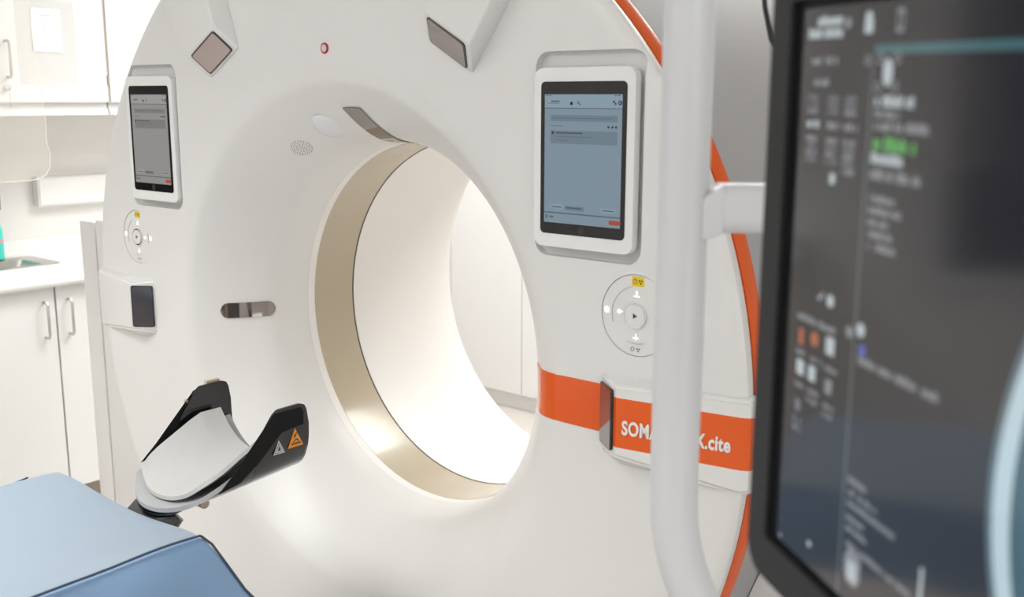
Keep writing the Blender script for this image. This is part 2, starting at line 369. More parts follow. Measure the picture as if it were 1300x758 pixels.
# camera pods
for s in (1, -1):
    g0, g1, g2, g3 = V_((.318, -.304, .646)), V_((.293, -.271, .607)), V_((.381, -.270, .556)), V_((.406, -.303, .596))
    ctr = (g0+g1+g2+g3)/4; n = (g1-g0).cross(g3-g0).normalized()
    if n.y > 0: n = -n
    ex = lambda p, k: ctr+(p-ctr)*k
    e0, e1, e2, e3 = ex(g0, 1.22), ex(g1, 1.2), ex(g2, 1.2), ex(g3, 1.22)
    di = V_((cos(radians(71)), 0, sin(radians(71)))); do = V_((cos(radians(55)), 0, sin(radians(55))))
    pts = [e0, e1, e2, e3, V_((e1.x, -.25, e1.z))+V_((.01, 0, .015)), V_((e2.x, -.25, e2.z))+V_((.0, 0, .02)),
           V_((e0.x, -.307, e0.z))+di*.17, V_((e3.x, -.307, e3.z))+do*.17, V_((e1.x-.006, -.262, e1.z))+di*.25, V_((e2.x+.006, -.262, e2.z))+do*.25,
           V_((e1.x, -.25, e1.z))+di*.23, V_((e2.x, -.25, e2.z))+do*.23]
    if s < 0: pts = [V_((-p.x, p.y, p.z)) for p in pts]
    pod = ob('camera_pod', hull(pts), white, G, bevel=.005, bseg=3)
    w = [g0, g1, g2, g3]; w = [p+n*.0022 for p in w]
    U = (w[3]-w[0]).normalized(); Vv = (w[0]-w[1]); Vv = (Vv-U*Vv.dot(U)); hh = Vv.length; Vv.normalize()
    O = (w[0]+w[1]+w[2]+w[3])/4; ww = (w[3]-w[0]).length
    if s < 0:
        mx = lambda p: V_((-p.x, p.y, p.z)); O, U, Vv, nn = mx(O), mx(U), mx(Vv), mx(n)
    else: nn = n
    fr = (O, U, Vv, nn)
    W_ = ob('camera_window', prism(B(), rrect(ww, hh, .006, 5), fr, -.004, 0), blackgloss, pod, label='dark tinted square window')
    ob('window_glass', prism(B(), rrect(ww-.006, hh-.006, .005, 5), fr, 0, .0008), darkglass, W_)
# side consoles (bumps)
for s in (1, -1):
    pts = [(.668, -.255, .064), (.668, -.255, -.072), (.672, -.266, .062), (.672, -.266, -.070), (.722, -.3035, .055), (.722, -.3035, -.063), (.716, -.25, -.092), (.720, -.266, -.090),
           (.70, -.25, .067), (.942, -.25, .067), (.942, -.25, -.090), (.932, -.270, .062), (.932, -.270, -.086), (.955, -.22, .060), (.955, -.22, -.084), (.948, -.262, .058), (.948, -.262, -.082), (.93, -.2, .05), (.93, -.2, -.07)]
    bm = hull([(s*a, b, c) for a, b, c in pts])
    es = [e for e in bm.edges if len(e.link_faces) == 2 and e.calc_face_angle(0) > radians(20)]
    bmesh.ops.bevel(bm, geom=es, offset=.006, segments=3, affect='EDGES', clamp_overlap=True)
    mats = [white, orange]
    if s > 0:
        for zc in (-.047, .036):
            bmesh.ops.bisect_plane(bm, geom=bm.verts[:]+bm.edges[:]+bm.faces[:], plane_co=(0, 0, zc), plane_no=(0, 0, 1))
        bm.faces.ensure_lookup_table()
        for f in bm.faces:
            zc = f.calc_center_median().z
            if -.047 < zc < .036 and f.calc_center_median().x > .68: f.material_index = 1
    con = ob('side_console', bm, mats, G, recalc=True)
    a = V_((.676, -.2695, 0)); b = V_((.7195, -.3022, 0)); U = (b-a).normalized(); n = V_((U.y, -U.x, 0))
    if n.x > 0: n = -n
    O = (a+b)/2+V_((0, 0, -.0035))
    if s < 0: U.x, n.x, O.x = -U.x, -n.x, -O.x
    fr = (O, U, V_((0, 0, 1)), n)
    wn = ob('console_window', prism(B(), rrect(.056, .104, .005, 5), fr, -.002, .0024), blackgloss, con, label='glossy dark camera window')
    ob('camera_lens', prism(B(), rrect(.051, .099, .004, 5), fr, .0024, .003), darkglass if s > 0 else camglass, wn)
    if s > 0:
        cu = bpy.data.curves.new('txt', 'FONT'); cu.body = 'SOMATOM X.cite'; cu.size = 1; cu.offset = .030; cu.extrude = .01; cu.resolution_u = 4; cu.space_character = 1.06
        to = bpy.data.objects.new('txt', cu); COL.objects.link(to); bpy.context.view_layer.update()
        me = bpy.data.meshes.new_from_object(to.evaluated_get(bpy.context.evaluated_depsgraph_get())); bpy.data.objects.remove(to, do_unlink=True)
        bm = B(); bm.from_mesh(me); x0 = min(v.co.x for v in bm.verts); x1 = max(v.co.x for v in bm.verts); zt = .73
        A_ = V_((.739, -.3018, -.0225)); E_ = V_((.917, -.2733, -.0205)); U = (E_-A_).normalized(); N = V_((U.y, -U.x, 0)).normalized()
        if N.y > 0: N = -N
        k = (E_-A_).length/(x1-x0); kz = .0235/zt
        for v in bm.verts: v.co = A_+U*(v.co.x-x0)*k+V_((0, 0, 1))*v.co.y*kz+N*(.0006+.0006*(1 if v.co.z > 0 else -1))
        ob('lettering', bm, letterM, con, smooth=False)
# control dials
def dial(s):
    fr = FRONT(s*.736, .165)
    D = ob('control_dial', prism(B(), circ(.0658, 72), fr, -.0040, -.0015), white, G, bevel=.0006, label='round white control dial with yellow sticker')
    def ring(r0, r1, a0, a1, d, m, name):
        rows = [[fr[0]+V_((r*cos(a), -d, r*sin(a))) for r in (r0, r1)] for a in [a0+(a1-a0)*k/60 for k in range(61)]]
        bm = B(); solid_grid(bm, rows, [[V_((0, -1, 0))]*2]*61, .0006); ob(name, bm, m, D)
    ring(.0460, .0466, radians(100) if s > 0 else radians(120), radians(200), .0002-.0015+.0008, seaml, 'ring_groove')
    ring(.0460, .0466, radians(250), radians(290), -.0005, seaml, 'ring_groove')
    if s < 0: ring(.0460, .0466, radians(-15), radians(15), -.0005, seaml, 'ring_groove')
    K = ob('start_knob', prism(B(), circ(.0203, 48), fr, -.002, .0024), chrome, D, bevel=.0008, label='chrome rimmed start knob')
    ob('knob_cap', prism(B(), circ(.0178, 48), fr, .002, .0036), white, K, bevel=.0005)
    ob('play_symbol', prism(B(), [(-.003, -.0045), (.005, 0), (-.003, .0045)], fr, .0036, .0040), inkd, K)
    S = prism(B(), rrect(.023, .016, .001, 2), (fr[0]+V_((.002, 0, .0555)), *fr[1:]), -.0015, -.0010)
    S = ob('yellow_sticker', S, yellow, D)
    bm = B(); f2 = (fr[0]+V_((.002, 0, .0555)), *fr[1:])
    for rr, cx in ((.0042, -.0055),):
        rows = [[f2[0]+V_((cx+r*cos(a), .0007, r*sin(a))) for r in (rr-.0008, rr)] for a in [2*pi*k/24 for k in range(25)]]
        solid_grid(bm, rows, [[V_((0, -1, 0))]*2]*25, .0003)
    prism(bm, [(-.0059, -.0008), (-.0051, -.0008), (-.0051, .003), (-.0059, .003)], f2, -.001, -.0007)
    for a in (90, 210, 330):
        cx, cy = .0052+.0026*cos(radians(a+180)), .0026*sin(radians(a+180))
        prism(bm, [(cx+.0024*cos(radians(t)), cy+.0024*sin(radians(t))) for t in (30, 150, 270)], f2, -.001, -.0006)
    ob('warning_symbols', bm, inkd, S)
    bm = B(); f3 = (fr[0]+V_((.0, 0, -.0555)), *fr[1:])
    rows = [[f3[0]+V_((-.0055+r*cos(a), .0007, r*sin(a))) for r in (.0028, .0036)] for a in [2*pi*k/24 for k in range(25)]]
    solid_grid(bm, rows, [[V_((0, -1, 0))]*2]*25, .0003)
    for a in (90, 210, 330):
        cx, cy = .0052+.0024*cos(radians(a+180)), .0024*sin(radians(a+180)); prism(bm, circ(.0014, 6, cx, cy), f3, -.0012, -.0008)
    ob('label_symbols', bm, inkg if s < 0 else inkd, D)
    # backlit icons
    def icon(cx, cy, kind):
        bm = B(); f = (fr[0]+V_((cx, 0, cy)), *fr[1:]); a, b = -.0015, -.0009
        if kind == 'sun':
            prism(bm, circ(.0035, 16), f, a, b)
            for k in range(8):
                t = k*pi/4; u, v = cos(t), sin(t); prism(bm, [(u*.004-v*.0005, v*.004+u*.0005), (u*.004+v*.0005, v*.004-u*.0005), (u*.0062+v*.0005, v*.0062-u*.0005), (u*.0062-v*.0005, v*.0062+u*.0005)], f, a, b)
        elif kind == 'key':
            prism(bm, circ(.0035, 16), f, a, b); prism(bm, [(.003, -.0012), (.0075, 0), (.003, .0022)], f, a, b)
        else:
            g = 1 if kind == 'up' else -1
            prism(bm, [(-.0007, -.004), (.0007, -.004), (.0007, .004), (-.0007, .004)], f, a, b)
            prism(bm, [(-.0025, g*.003), (.0025, g*.003), (0, g*.0068)][::g], f, a, b)
            prism(bm, [(-.006, -.0035), (.006, -.0035), (.004, -.0015), (-.004, -.0015)], f, a, b)
        ob('backlit_icon', bm, glow, D)
    icon(-.057, .003, 'sun'); icon(.0, .034, 'up'); icon(.0, -.034, 'down')
    if s < 0: icon(.030, .0, 'key'); icon(.055, .0, 'sun')
    else: icon(-.033, .003, 'key')
dial(1); dial(-1)

# ------------------------------------------------------------------ tablets docked on the gantry face
def tablet(s):
    side = 'right' if s > 0 else 'left'
    cx, cz = s*.6325, .409
    label = 'large tablet with pale blue glowing screen in white case right of bore' if s > 0 else 'tablet with dim grey screen in white case on far left of gantry'
    T = thing('tablet_computer', (cx, -.26, cz-.14), label, 'tablet', None)
    fr = (V_((cx, -.27, cz)), V_((1, 0, 0)), V_((0, 0, 1)), V_((0, -1, 0)))
    ob('tablet_case', prism(B(), rrect(.198, .292, .017, 8), fr, -.0109, .0045), caseW, T, bevel=.003, bseg=3)
    ob('dock_plate', prism(B(), rrect(.14, .20, .01, 6), fr, -.0111, -.0105), caseW, T)
    ob('glass', prism(B(), rrect(.169, .248, .008, 6), fr, .004, .0052), blackgloss, T)
    f = (V_((cx-.0845, -.2753, cz+.124)), V_((1, 0, 0)), V_((0, 0, -1)), V_((0, -1, 0)))   # u right, v down from top-left of the glass
    X = lambda u: u*.169
    Y = lambda v: v*.248
    b = .72 if s > 0 else .85
    tint = (.27, .375, .455) if s > 0 else (.33, .325, .315)
    mats = [emat('screen_base_'+side, tint, b), emat('screen_bar_'+side, tuple(c*.72 for c in tint), b), emat('screen_ink_'+side, (.03, .05, .08), .6),
            emat('screen_red_'+side, (.55, .09, .04), .9*b), emat('screen_light_'+side, tuple(min(1, c*1.18) for c in tint), b), emat('screen_line_'+side, tuple(c*.45 for c in tint), b)]
    bm = B(); Q = lambda u0, v0, u1, v1, d, mi: q(bm, f, X(u0), Y(v0), X(u1), Y(v1), d, mi)
    Q(.048, .082, .950, .925, 0, 0)
    Q(.048, .082, .950, .17, .0002, 4)
    for u in (.06, .10, .86, .90): Q(u, .088, u+.03, .092, .0004, 2)
    for k in range(6): Q(.13+k*.017, .122, .13+k*.017+.012, .132, .0004, 2)      # word at top left
    Q(.08, .138, .23, .142, .0004, 3)
    for k in range(2): Q(.355, .13, .385, .15, .0004, 2)
    prism(bm, circ(.0022, 16, X(.45), Y(.134)), f, .0002, .0005, 2); prism(bm, circ(.0013, 16, X(.45), Y(.134)), f, .0003, .0007, 4)
    Q(.462, .142, .475, .150, .0004, 2)
    Q(.845, .122, .868, .135, .0004, 2); Q(.865, .135, .885, .147, .0004, 2); prism(bm, circ(.0036, 16, X(.925), Y(.135)), f, .0002, .0005, 2); prism(bm, circ(.0014, 12, X(.925), Y(.135)), f, .0003, .0007, 4)
    Q(.048, .168, .950, .1735, .0004, 5)
    Q(.12, .215, .90, .255, .0002, 1)
    for k in range(24): Q(.15+k*.029, .232, .15+k*.029+.02, .237, .0004, 5)
    for k in range(8): Q(.13+k*.018, .283, .13+k*.018+.013, .288, .0004, 5)
    for u in (.80, .845, .885): prism(bm, circ(.002, 12, X(u), Y(.287)), f, .0002, .0005, 2)
    Q(.12, .315, .90, .40, .0002, 1)
    prism(bm, circ(.0024, 14, X(.15), Y(.33)), f, .0004, .0007, 2)
    for k in range(15): Q(.19+k*.021, .326, .19+k*.021+.016, .334, .0004, 2)
    for k in range(22): Q(.19+k*.019, .352, .19+k*.019+.014, .357, .0004, 5)
    for k in range(8): Q(.19+k*.019, .375, .19+k*.019+.014, .380, .0004, 5)
    Q(.13, .800, .28, .830, .0002, 4); Q(.30, .806, .53, .836, .0002, 1); Q(.73, .806, .90, .832, .0002, 4)
    for a0, n0 in ((.145, 6), (.325, 9), (.75, 7)):
        for k in range(n0): Q(a0+k*.02, .815, a0+k*.02+.015, .822, .0004, 2)
    Q(.048, .853, .950, .862, .0002, 5)
    Q(.07, .875, .095, .898, .0004, 5); Q(.115, .880, .165, .893, .0004, 5)
    prism(bm, [(X(.89)+a, Y(.892)+c) for a, c in rrect(.0235, .0072, .0035, 4)], f, .0002, .0005, 3)
    ob('screen', bm, mats, T, smooth=False, label='lit screen with menu bars and an orange button')
    bm = B(); prism(bm, circ(.0065, 32, X(.5), Y(.962)), f, -.0002, .0003); ob('home_button', bm, mat('button_'+side, (.04, .035, .033), .3, noise=.1), T)
tablet(1); tablet(-1)

# ------------------------------------------------------------------ patient table with mattress, head holder
T = thing('patient_table', (0, -1.9, FL), 'white patient table with black carbon top under the blue mattress', 'patient table')
ob('table_top', hull([(x, y, z) for x, z in ((-.20, -.262), (.20, -.262), (-.14, -.30), (.14, -.30)) for y in (-2.95, -.796)]), carbonM, T, bevel=.008)
ob('table_bed', hull([(x, y, z) for x, z in ((-.17, -.302), (.17, -.302), (-.13, -.40), (.13, -.40)) for y in (-3.1, -1.35)]), white, T, bevel=.01)
ob('pedestal', hull([(x, y, z) for x, y, z in ((-.24, -2.9, FL), (.24, -2.9, FL), (-.24, -1.45, FL), (.24, -1.45, FL), (-.17, -2.7, -.41), (.17, -2.7, -.41), (-.17, -1.6, -.41), (.17, -1.6, -.41))]), white, T, bevel=.02)
# mattress: sagging top with flaps on both sides
N = 40; ys_far = -3.0
SEC = [(-.335, -.228, -.815), (-.30, -.212, -.783), (-.258, -.1995, -.748), (-.252, -.197, -.742), (-.246, -.198, -.741), (-.22, -.203, -.735), (-.15, -.216, -.728), (-.07, -.226, -.722), (.0, -.228, -.716), (.07, -.224, -.714), (.13, -.214, -.722), (.18, -.203, -.734), (.211, -.198, -.742)]
FLAP = [(.211, -.2, -.742), (.226, -.222, -.729), (.240, -.255, -.711), (.252, -.29, -.692), (.262, -.326, -.673)]
def drape(sec, wav):
    rows = []
    for i in range(N+1):
        t = (i/N)**1.8; r = []
        for j, (x, z, ye) in enumerate(sec):
            y = ye+(ys_far-ye)*t; k = (1-t)*wav
            r.append(V_((x+k*.25*sin(y*21+j*.9), y, z+k*(sin(y*17+j*1.3)*.5+sin(y*33-j*.8)*.3))))
        rows.append(r)
    return rows
from math import exp
rows = drape(SEC, .0036)
M = thing('mattress', (0, -1.9, -.25), 'light blue vinyl table mattress with dark piping and hanging side flap', 'mattress')
bm = B(); solid_grid(bm, rows, [[V_((0, 0, 1))]*len(SEC)]*(N+1), .026)
o = ob('pad', bm, blueM, M, ang=60)
md = o.modifiers.new('soft', 'SUBSURF'); md.levels = 1; md.render_levels = 2
rowsF = drape(FLAP, .014)
for i, r in enumerate(rowsF): r[0] = rows[i][-1].copy()
bm = B(); nrm = normals_of(rowsF); s_ = 1 if nrm[5][2].x > 0 else -1
solid_grid(bm, rowsF, [[n*s_ for n in r] for r in nrm], .012)
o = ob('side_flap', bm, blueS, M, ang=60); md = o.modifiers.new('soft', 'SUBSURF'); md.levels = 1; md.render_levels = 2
bm = B(); tube(bm, [r[-1]+V_((.0015, 0, .001)) for r in rows], .0022, 8); ob('piping', bm, pipM, M)
bm = B(); tube(bm, [p+V_((.001, .001, 0)) for p in rowsF[0]]+[rowsF[1][-1]+V_((.002, 0, -.002)), rowsF[3][-1]+V_((.002, 0, -.002)), rowsF[8][-1]+V_((.002, 0, -.002))], .0024, 8); ob('piping', bm, pipM, M)
bm = B(); tube(bm, [rows[0][1]+V_((0, .001, .001)), rows[0][0]]+[r[0] for r in rows[1:]], .0018, 8); ob('piping', bm, pipM, M)

# head holder
H = thing('head_holder', (0, -.75, -.25), 'black U-shaped head holder cradle with raised wings before the bore', 'head holder')
def lerp(t, pts):
    for (a, b), (c, d) in zip(pts, pts[1:]):
        if t <= c: return b+(d-b)*max(0, (t-a))/(c-a)
    return pts[-1][1]
TOP = [(-.715, -.196), (-.66, -.186), (-.603, -.145), (-.565, -.103), (-.528, -.063), (-.515, -.055), (-.462, -.054), (-.450, -.058), (-.443, -.072), (-.440, -.10)]
HW = [(-.715, .108), (-.66, .116), (-.60, .12), (-.44, .121)]
def sec_pts(hw, zb, ztop, n=28, zc=-.115, p=2.6):
    full = []
    K = 160
    for k in range(K+1):
        x = -hw+2*hw*k/K; zz = zc-(zc-zb)*max(0., 1-abs(x/hw)**p)**(1/p); full.append((x, zz))
    full = [(-hw-.10*(zt-zc)*0, zt) for zt in [ztop+(zc-ztop)*i/20 for i in range(20)] if zt > zc]+full+[(hw, zt) for zt in [zc+(ztop-zc)*i/20 for i in range(1, 21)] if zt > zc]
    full = [p_ for p_ in full if p_[1] <= ztop+1e-6]
    if len(full) < 3: full = [(-.01, ztop), (0, ztop), (.01, ztop)]
    L = [0.]
    for a, b in zip(full, full[1:]): L.append(L[-1]+hypot(b[0]-a[0], b[1]-a[1]))
    out = []; j = 0
    for k in range(n+1):
        s = L[-1]*k/n
        while j < len(L)-2 and L[j+1] < s: j += 1
        f = (s-L[j])/max(1e-9, L[j+1]-L[j]); out.append((full[j][0]+(full[j+1][0]-full[j][0])*f, full[j][1]+(full[j+1][1]-full[j][1])*f))
    return out
def trough(y0, y1, top, hwf, zb, off, th, n=40, bulge=0, arc0=0):
    rows = []
    for i in range(n+1):
        y = y0+(y1-y0)*i/n
        sp = sec_pts(hwf(y)-off, zb(y)+off, top(y))
        m_ = len(sp)-1
        rows.append([V_((x, y+bulge*(1-(2*j/m_-1)**2)+arc0*min(1., (x/.108)**2)*(1-i/n)**2, z)) for j, (x, z) in enumerate(sp)])
    nr = normals_of(rows); sgn = 1 if nr[n//2][14].z > 0 else -1
    bm = B(); solid_grid(bm, rows, [[v*sgn for v in r] for r in nr], th); return bm
bm = trough(-.712, -.4405, lambda y: lerp(y, TOP), lambda y: lerp(y, HW), lambda y: lerp(y, [(-.715, -.222), (-.65, -.215), (-.44, -.198)]), 0, .0045, 60, arc0=.052)
ob('cradle', bm, blackgloss, H, ang=40)
# tongue that joins the cradle to the table top
ob('tongue', hull([(-.105, -.652, -.222), (-.09, -.655, -.212), (.085, -.700, -.220), (.075, -.685, -.226), (0, -.69, -.2275), (-.06, -.66, -.2275), (-.082, -.655, -.275), (.055, -.725, -.275), (-.075, -.66, -.295), (.06, -.74, -.295), (-.04, -.794, -.295), (.06, -.794, -.295), (.06, -.794, -.27), (-.04, -.794, -.27)]), carbonM, H, bevel=.005)
# matte pad on the outside of each wing and stickers
for s in (1, -1):
    fr = (V_((s*.1256, 0, 0)), V_((0, 1, 0)), V_((0, 0, 1)), V_((s, 0, 0)))
    ob('wing_pad', prism(B(), [(-.645, -.178), (-.612, -.150), (-.522, -.062), (-.459, -.062), (-.453, -.072), (-.455, -.095), (-.505, -.100), (-.560, -.145), (-.60, -.170)][::s], fr, 0, .0012), matteblk, H)
fr = (V_((.1256, 0, 0)), V_((0, 1, 0)), V_((0, 0, 1)), V_((1, 0, 0)))
def tri(cx, cy, w, h): return [(cx-w/2, cy-h/2), (cx+w/2, cy-h/2), (cx, cy+h/2)]
S1 = ob('warning_sticker', prism(B(), tri(-.512, -.126, .026, .026), fr, 0, .0006), stickerW, H, label='silver triangle sticker')
bm = B(); prism(bm, tri(-.512, -.1275, .020, .0185), fr, .0006, .0008, 0); prism(bm, tri(-.512, -.128, .017, .0155), fr, .0007, .001, 1); prism(bm, tri(-.512, -.128, .008, .010), fr, .001, .0012, 0)
ob('sticker_print', bm, [inkd, stickerW], S1)
S2 = ob('warning_sticker', prism(B(), tri(-.474, -.117, .036, .036), fr, 0, .0006), stickerO, H, label='orange triangle warning sticker')
bm = B(); prism(bm, [(-.484, -.130), (-.462, -.130), (-.462, -.127), (-.484, -.127)], fr, .0006, .0009); prism(bm, [(-.480, -.124), (-.472, -.119), (-.465, -.124), (-.466, -.126), (-.473, -.122), (-.479, -.126)], fr, .0006, .0009)
prism(bm, circ(.0016, 10, -.476, -.113), fr, .0006, .0009); prism(bm, [(-.478, -.117), (-.475, -.117), (-.469, -.108), (-.471, -.107)], fr, .0006, .0009)
ob('sticker_print', bm, inkd, S2)
# tan velcro straps
for y0, y1, z in ((-.492, -.462, -.050), (-.540, -.530, -.079)):
    bm = box(B(), -.1345, -.1255, y0, y1, z-.03, z); ob('strap_end', bm, tanM, H, bevel=.002, label='tan velcro strap end')
bm = tube(B(), [(-.040, -.600, -.2395), (.012, -.600, -.2395)], .0095, 16); ob('strap_roll', bm, tanM, H, label='tan rolled strap under the cradle')
def pad(y0, y1, zt, zb, hw, th, arc0=0., arc1=0., n=36, m_=28, e=2.4, rim=0.):
    rows = []
    for i in range(n+1):
        t = i/n; r = []
        for j in range(m_+1):
            u = 2*j/m_-1; k = abs(u)**e
            ya = y0+arc0*u*u; yb = y1+arc1*u*u; y = ya+(yb-ya)*t
            yy = y0+(y1-y0)*t
            r.append(V_((u*lerp(yy, hw), y, lerp(y, zb)+(lerp(y, zt)-lerp(y, zb))*k)))
        rows.append(r)
    nr = normals_of(rows); sgn = 1 if nr[n//2][m_//2].z > 0 else -1
    bm = B(); solid_grid(bm, rows, [[v*sgn for v in r] for r in nr], th); return bm
bm = pad(-.712, -.45, [(-.712, -.196), (-.66, -.183), (-.60, -.158), (-.55, -.130), (-.45, -.125)], [(-.712, -.2095), (-.65, -.205), (-.44, -.188)], [(-.712, .104), (-.66, .110), (-.45, .113)], .008, arc0=.045)
ob('base_pad', bm, cushD, H, ang=50, label='darker grey lower pad lining the cradle', bevel=.002)
bm = pad(-.688, -.478, [(-.68, -.176), (-.646, -.158), (-.60, -.136), (-.55, -.112), (-.525, -.102), (-.478, -.102)], [(-.69, -.196), (-.6, -.186), (-.48, -.166)], [(-.688, .088), (-.66, .098), (-.64, .1015), (-.478, .103)], .0075, arc0=.022, arc1=0.0, e=2.2)
ob('head_cushion', bm, cushM, loc=(0, -.58, -.19), ang=50, label='light grey curved foam cushion lying inside the black head holder', cat='cushion', bevel=.002)

# ------------------------------------------------------------------ left cabinets, worktop and things on it
XB = -2.0
def handle(bm, x, y, z0, z1, axis='x', out=.032, r=.005):
    if axis == 'x': pts = [(x, y, z0), (x+out*.8, y, z0), (x+out, y, z0+.008), (x+out, y, z1-.008), (x+out*.8, y, z1), (x, y, z1)]
    else: pts = [(x, y, z0), (x, y-out*.8, z0), (x, y-out, z0+.008), (x, y-out, z1-.008), (x, y-out*.8, z1), (x, y, z1)]
    tube(bm, pts, r, 10); return bm
blabels = ['white base cabinet door left of the handle pair, under the sink', 'white base cabinet under the worktop beside the gantry stand']
bases = [(-1.24, -.79, 'n', None), (-.785, -.328, 'n', None), (-.323, .127, 'r', blabels[0]), (.131, .58, 'l', blabels[1]), (.585, 1.04, 'n', None), (1.045, 1.5, 'n', None)]
for i, (y0, y1, hs, lab) in enumerate(bases):
    if hs == 'n' and i not in (4,): continue
    c = thing('base_cabinet', (XB-.3, (y0+y1)/2, FL), lab or 'white base cabinet standing hidden behind the gantry drum', 'cabinet')
    bm = box(B(), XB-.12, XB-.021, y0, y1, FL+.1, -.165); box(bm, XL+.002, XB-.1205, y0, y1, FL+.1, -.28 if y0 < .285 else -.165)
    ob('carcass', bm, edgeM, c, smooth=False)
    ob('plinth', box(B(), XL+.002, XB-.06, y0, y1, FL, FL+.1), plinthM, c, smooth=False)
    d = ob('door', box(B(), XB-.02, XB, y0+.0015, y1-.0015, -.932, -.166), lacquer, c, bevel=.001, bseg=1)
    hy = y1-.043 if hs == 'r' else y0+.043
    ob('handle', handle(B(), XB, hy, -.345, -.216), brushed, d)
# the worktop with a cut-out for the sink
WT = thing('worktop', (XB-.3, .3, -.163), 'white laminate worktop running along the left wall under the wall cabinets', 'worktop')
sx0, sx1, sy0, sy1 = -2.52, -2.275, -.42, .285
bm = B()
for a in ((XL+.001, sx0, -.33, 1.5), (sx1, XB+.02, -.33, 1.5), (sx0, sx1, sy1, 1.5)): box(bm, a[0], a[1], a[2], a[3], -.163, -.125)
bmesh.ops.remove_doubles(bm, verts=bm.verts, dist=1e-5)
ob('worktop_slab', bm, topM, WT)
ob('front_edge', tube(B(), [(XB+.02, -.33, -.144), (XB+.02, 1.5, -.144)], .019, 16), topM, WT)
ob('upstand', box(B(), XL+.001, XL+.02, -.33, 1.5, -.1245, -.062), topM, WT, bevel=.002)
SK = thing('sink', (-2.4, 0, -.125), 'inset stainless steel sink in the white worktop', 'sink')
bm = B()
R0 = [(sx0-.015, sx1+.015, -.33, sy1+.015, -.1235), (sx0+.006, sx1-.006, -.33, sy1-.006, -.1225), (sx0+.02, sx1-.02, -.33, sy1-.035, -.130), (sx0+.035, sx1-.035, -.33, sy1-.09, -.27), (sx0+.09, sx1-.09, -.30, sy1-.16, -.272)]
rows = []
for a, b, c_, d_, z in R0:
    rr = min(.03, (b-a)/2.2); pts = [(c2[0]+(a+b)/2, c2[1]+(c_+d_)/2) for c2 in rrect(b-a, d_-c_, .03, 6)]
    rows.append([V_((x, y, z)) for x, y in pts])
vs = grid(bm, rows, close_v=True); bm.faces.new(vs[-1])
ob('sink_bowl', bm, brushed, SK, ang=40, recalc=True)
# teal bottle
BT = thing('soap_bottle', (-2.545, .178, -.125), 'teal hand soap bottle with pink band at the left edge of the worktop', 'bottle')
bx, by = -2.535, .160
def lat(prof, cx, cy, n=32, mi=0, bm=None):
    bm = bm or B(); rows = [[V_((cx+r*cos(2*pi*k/n), cy+r*sin(2*pi*k/n), z)) for k in range(n)] for r, z in prof]
    vs = grid(bm, rows, close_v=True, mi=mi); bm.faces.new(vs[0][::-1]); bm.faces.new(vs[-1]); return bm
bd = ob('bottle_body', lat([(.034, -.1245), (.038, -.120), (.038, -.01), (.036, .0), (.026, .018), (.013, .026)], bx, by), tealM, BT)
ob('label_band', lat([(.0385, -.055), (.0385, -.043)], bx, by), pinkM, bd)
ob('pump', lat([(.014, .026), (.014, .036), (.006, .037), (.006, .050)], bx, by), caseW, BT)
# soap dispenser on the wall
DS = thing('soap_dispenser', (XL, .14, .07), 'dark grey wall-mounted dispenser at the left picture edge above the bottle', 'soap dispenser')
ob('dispenser_body', box(B(), XL+.001, XL+.09, .07, .192, .072, .24), mat('dispenser_grey', (.28, .26, .24), .4, noise=.05), DS, bevel=.01)
ob('dispenser_lever', box(B(), XL+.03, XL+.10, .09, .175, .058, .0715), mat('lever_grey', (.2, .19, .18), .4, noise=.05), DS, bevel=.003)
# white trunking on the wall
TR = thing('wall_trunking', (XL, .7, .067), 'white rectangular wall box mounted between worktop and wall cabinets', 'wall box')
ob('trunking_body', box(B(), XL+.001, XL+.045, .365, 1.25, .067, .185), lacquer, TR, bevel=.004)
ob('trunking_lid', box(B(), XL+.045, XL+.049, .372, 1.243, .074, .178), topM, TR, bevel=.001)
# wall cabinets
XU = -2.25
uppers = [(-.36, .082, 'wall cabinet left of the posted sheet, mostly behind the clear shield'), (.089, .529, 'white wall cabinet with bar handle, key and a posted sheet'), (.541, .98, 'white wall cabinet partly hidden behind the round gantry edge')]
for i, (y0, y1, lab) in enumerate(uppers):
    c = thing('wall_cabinet', (XU-.17, (y0+y1)/2, .44), lab, 'wall cabinet', None)
    ob('carcass', box(B(), XL+.002, XU-.021, y0-.003, y1+.003, .462, 1.35), lacquer, c, smooth=False)
    ob('light_pelmet', box(B(), XU-.045, XU-.012, y0-.003, y1+.003, .438, .4615), lacquer, c, smooth=False)
    d = ob('door', box(B(), XU-.02, XU, y0, y1, .487, 1.345), lacquer, c, bevel=.001, bseg=1)
    ob('handle', handle(B(), XU, y0+.055 if i < 2 else y1-.055, .577, .705), brushed, d)
    if i == 1:
        lk = ob('lock', tube(B(), [(XU, y0+.047, .540), (XU+.012, y0+.047, .540)], .010, 20), chrome, d)
        ob('key', box(B(), XU+.012, XU+.032, y0+.046, y0+.0485, .534, .546), chrome, d, label='small key in the lock')
        ob('key_tag', box(B(), XU+.022, XU+.024, y0+.046, y0+.047, .470, .534), inkg, d)
        bm = box(B(), XU-.01, XU+.004, y1+.002, y1+.010, .555, .590); ob('door_latch', bm, brushed, c)
        ob('edge_strip', box(B(), XU-.015, XU-.006, y1+.0005, y1+.011, .487, 1.345), edgeM, c, smooth=False)
DP = thing('document_pocket', (XU, .30, .55), 'clear plastic pocket with printed white sheet on the wall cabinet door', 'document pocket')
fr = (V_((XU+.0008, .300, .705)), V_((0, 1, 0)), V_((0, 0, 1)), V_((1, 0, 0)))
ob('plastic_sleeve', prism(B(), rrect(.224, .312, .012, 5), fr, 0, .0012), pocketM, DP)
fs = (V_((XU+.0022, .302, .750)), *fr[1:])
sh = ob('printed_sheet', prism(B(), rrect(.112, .158, .001, 2), fs, 0, .0006), paperM, DP)
bm = B()
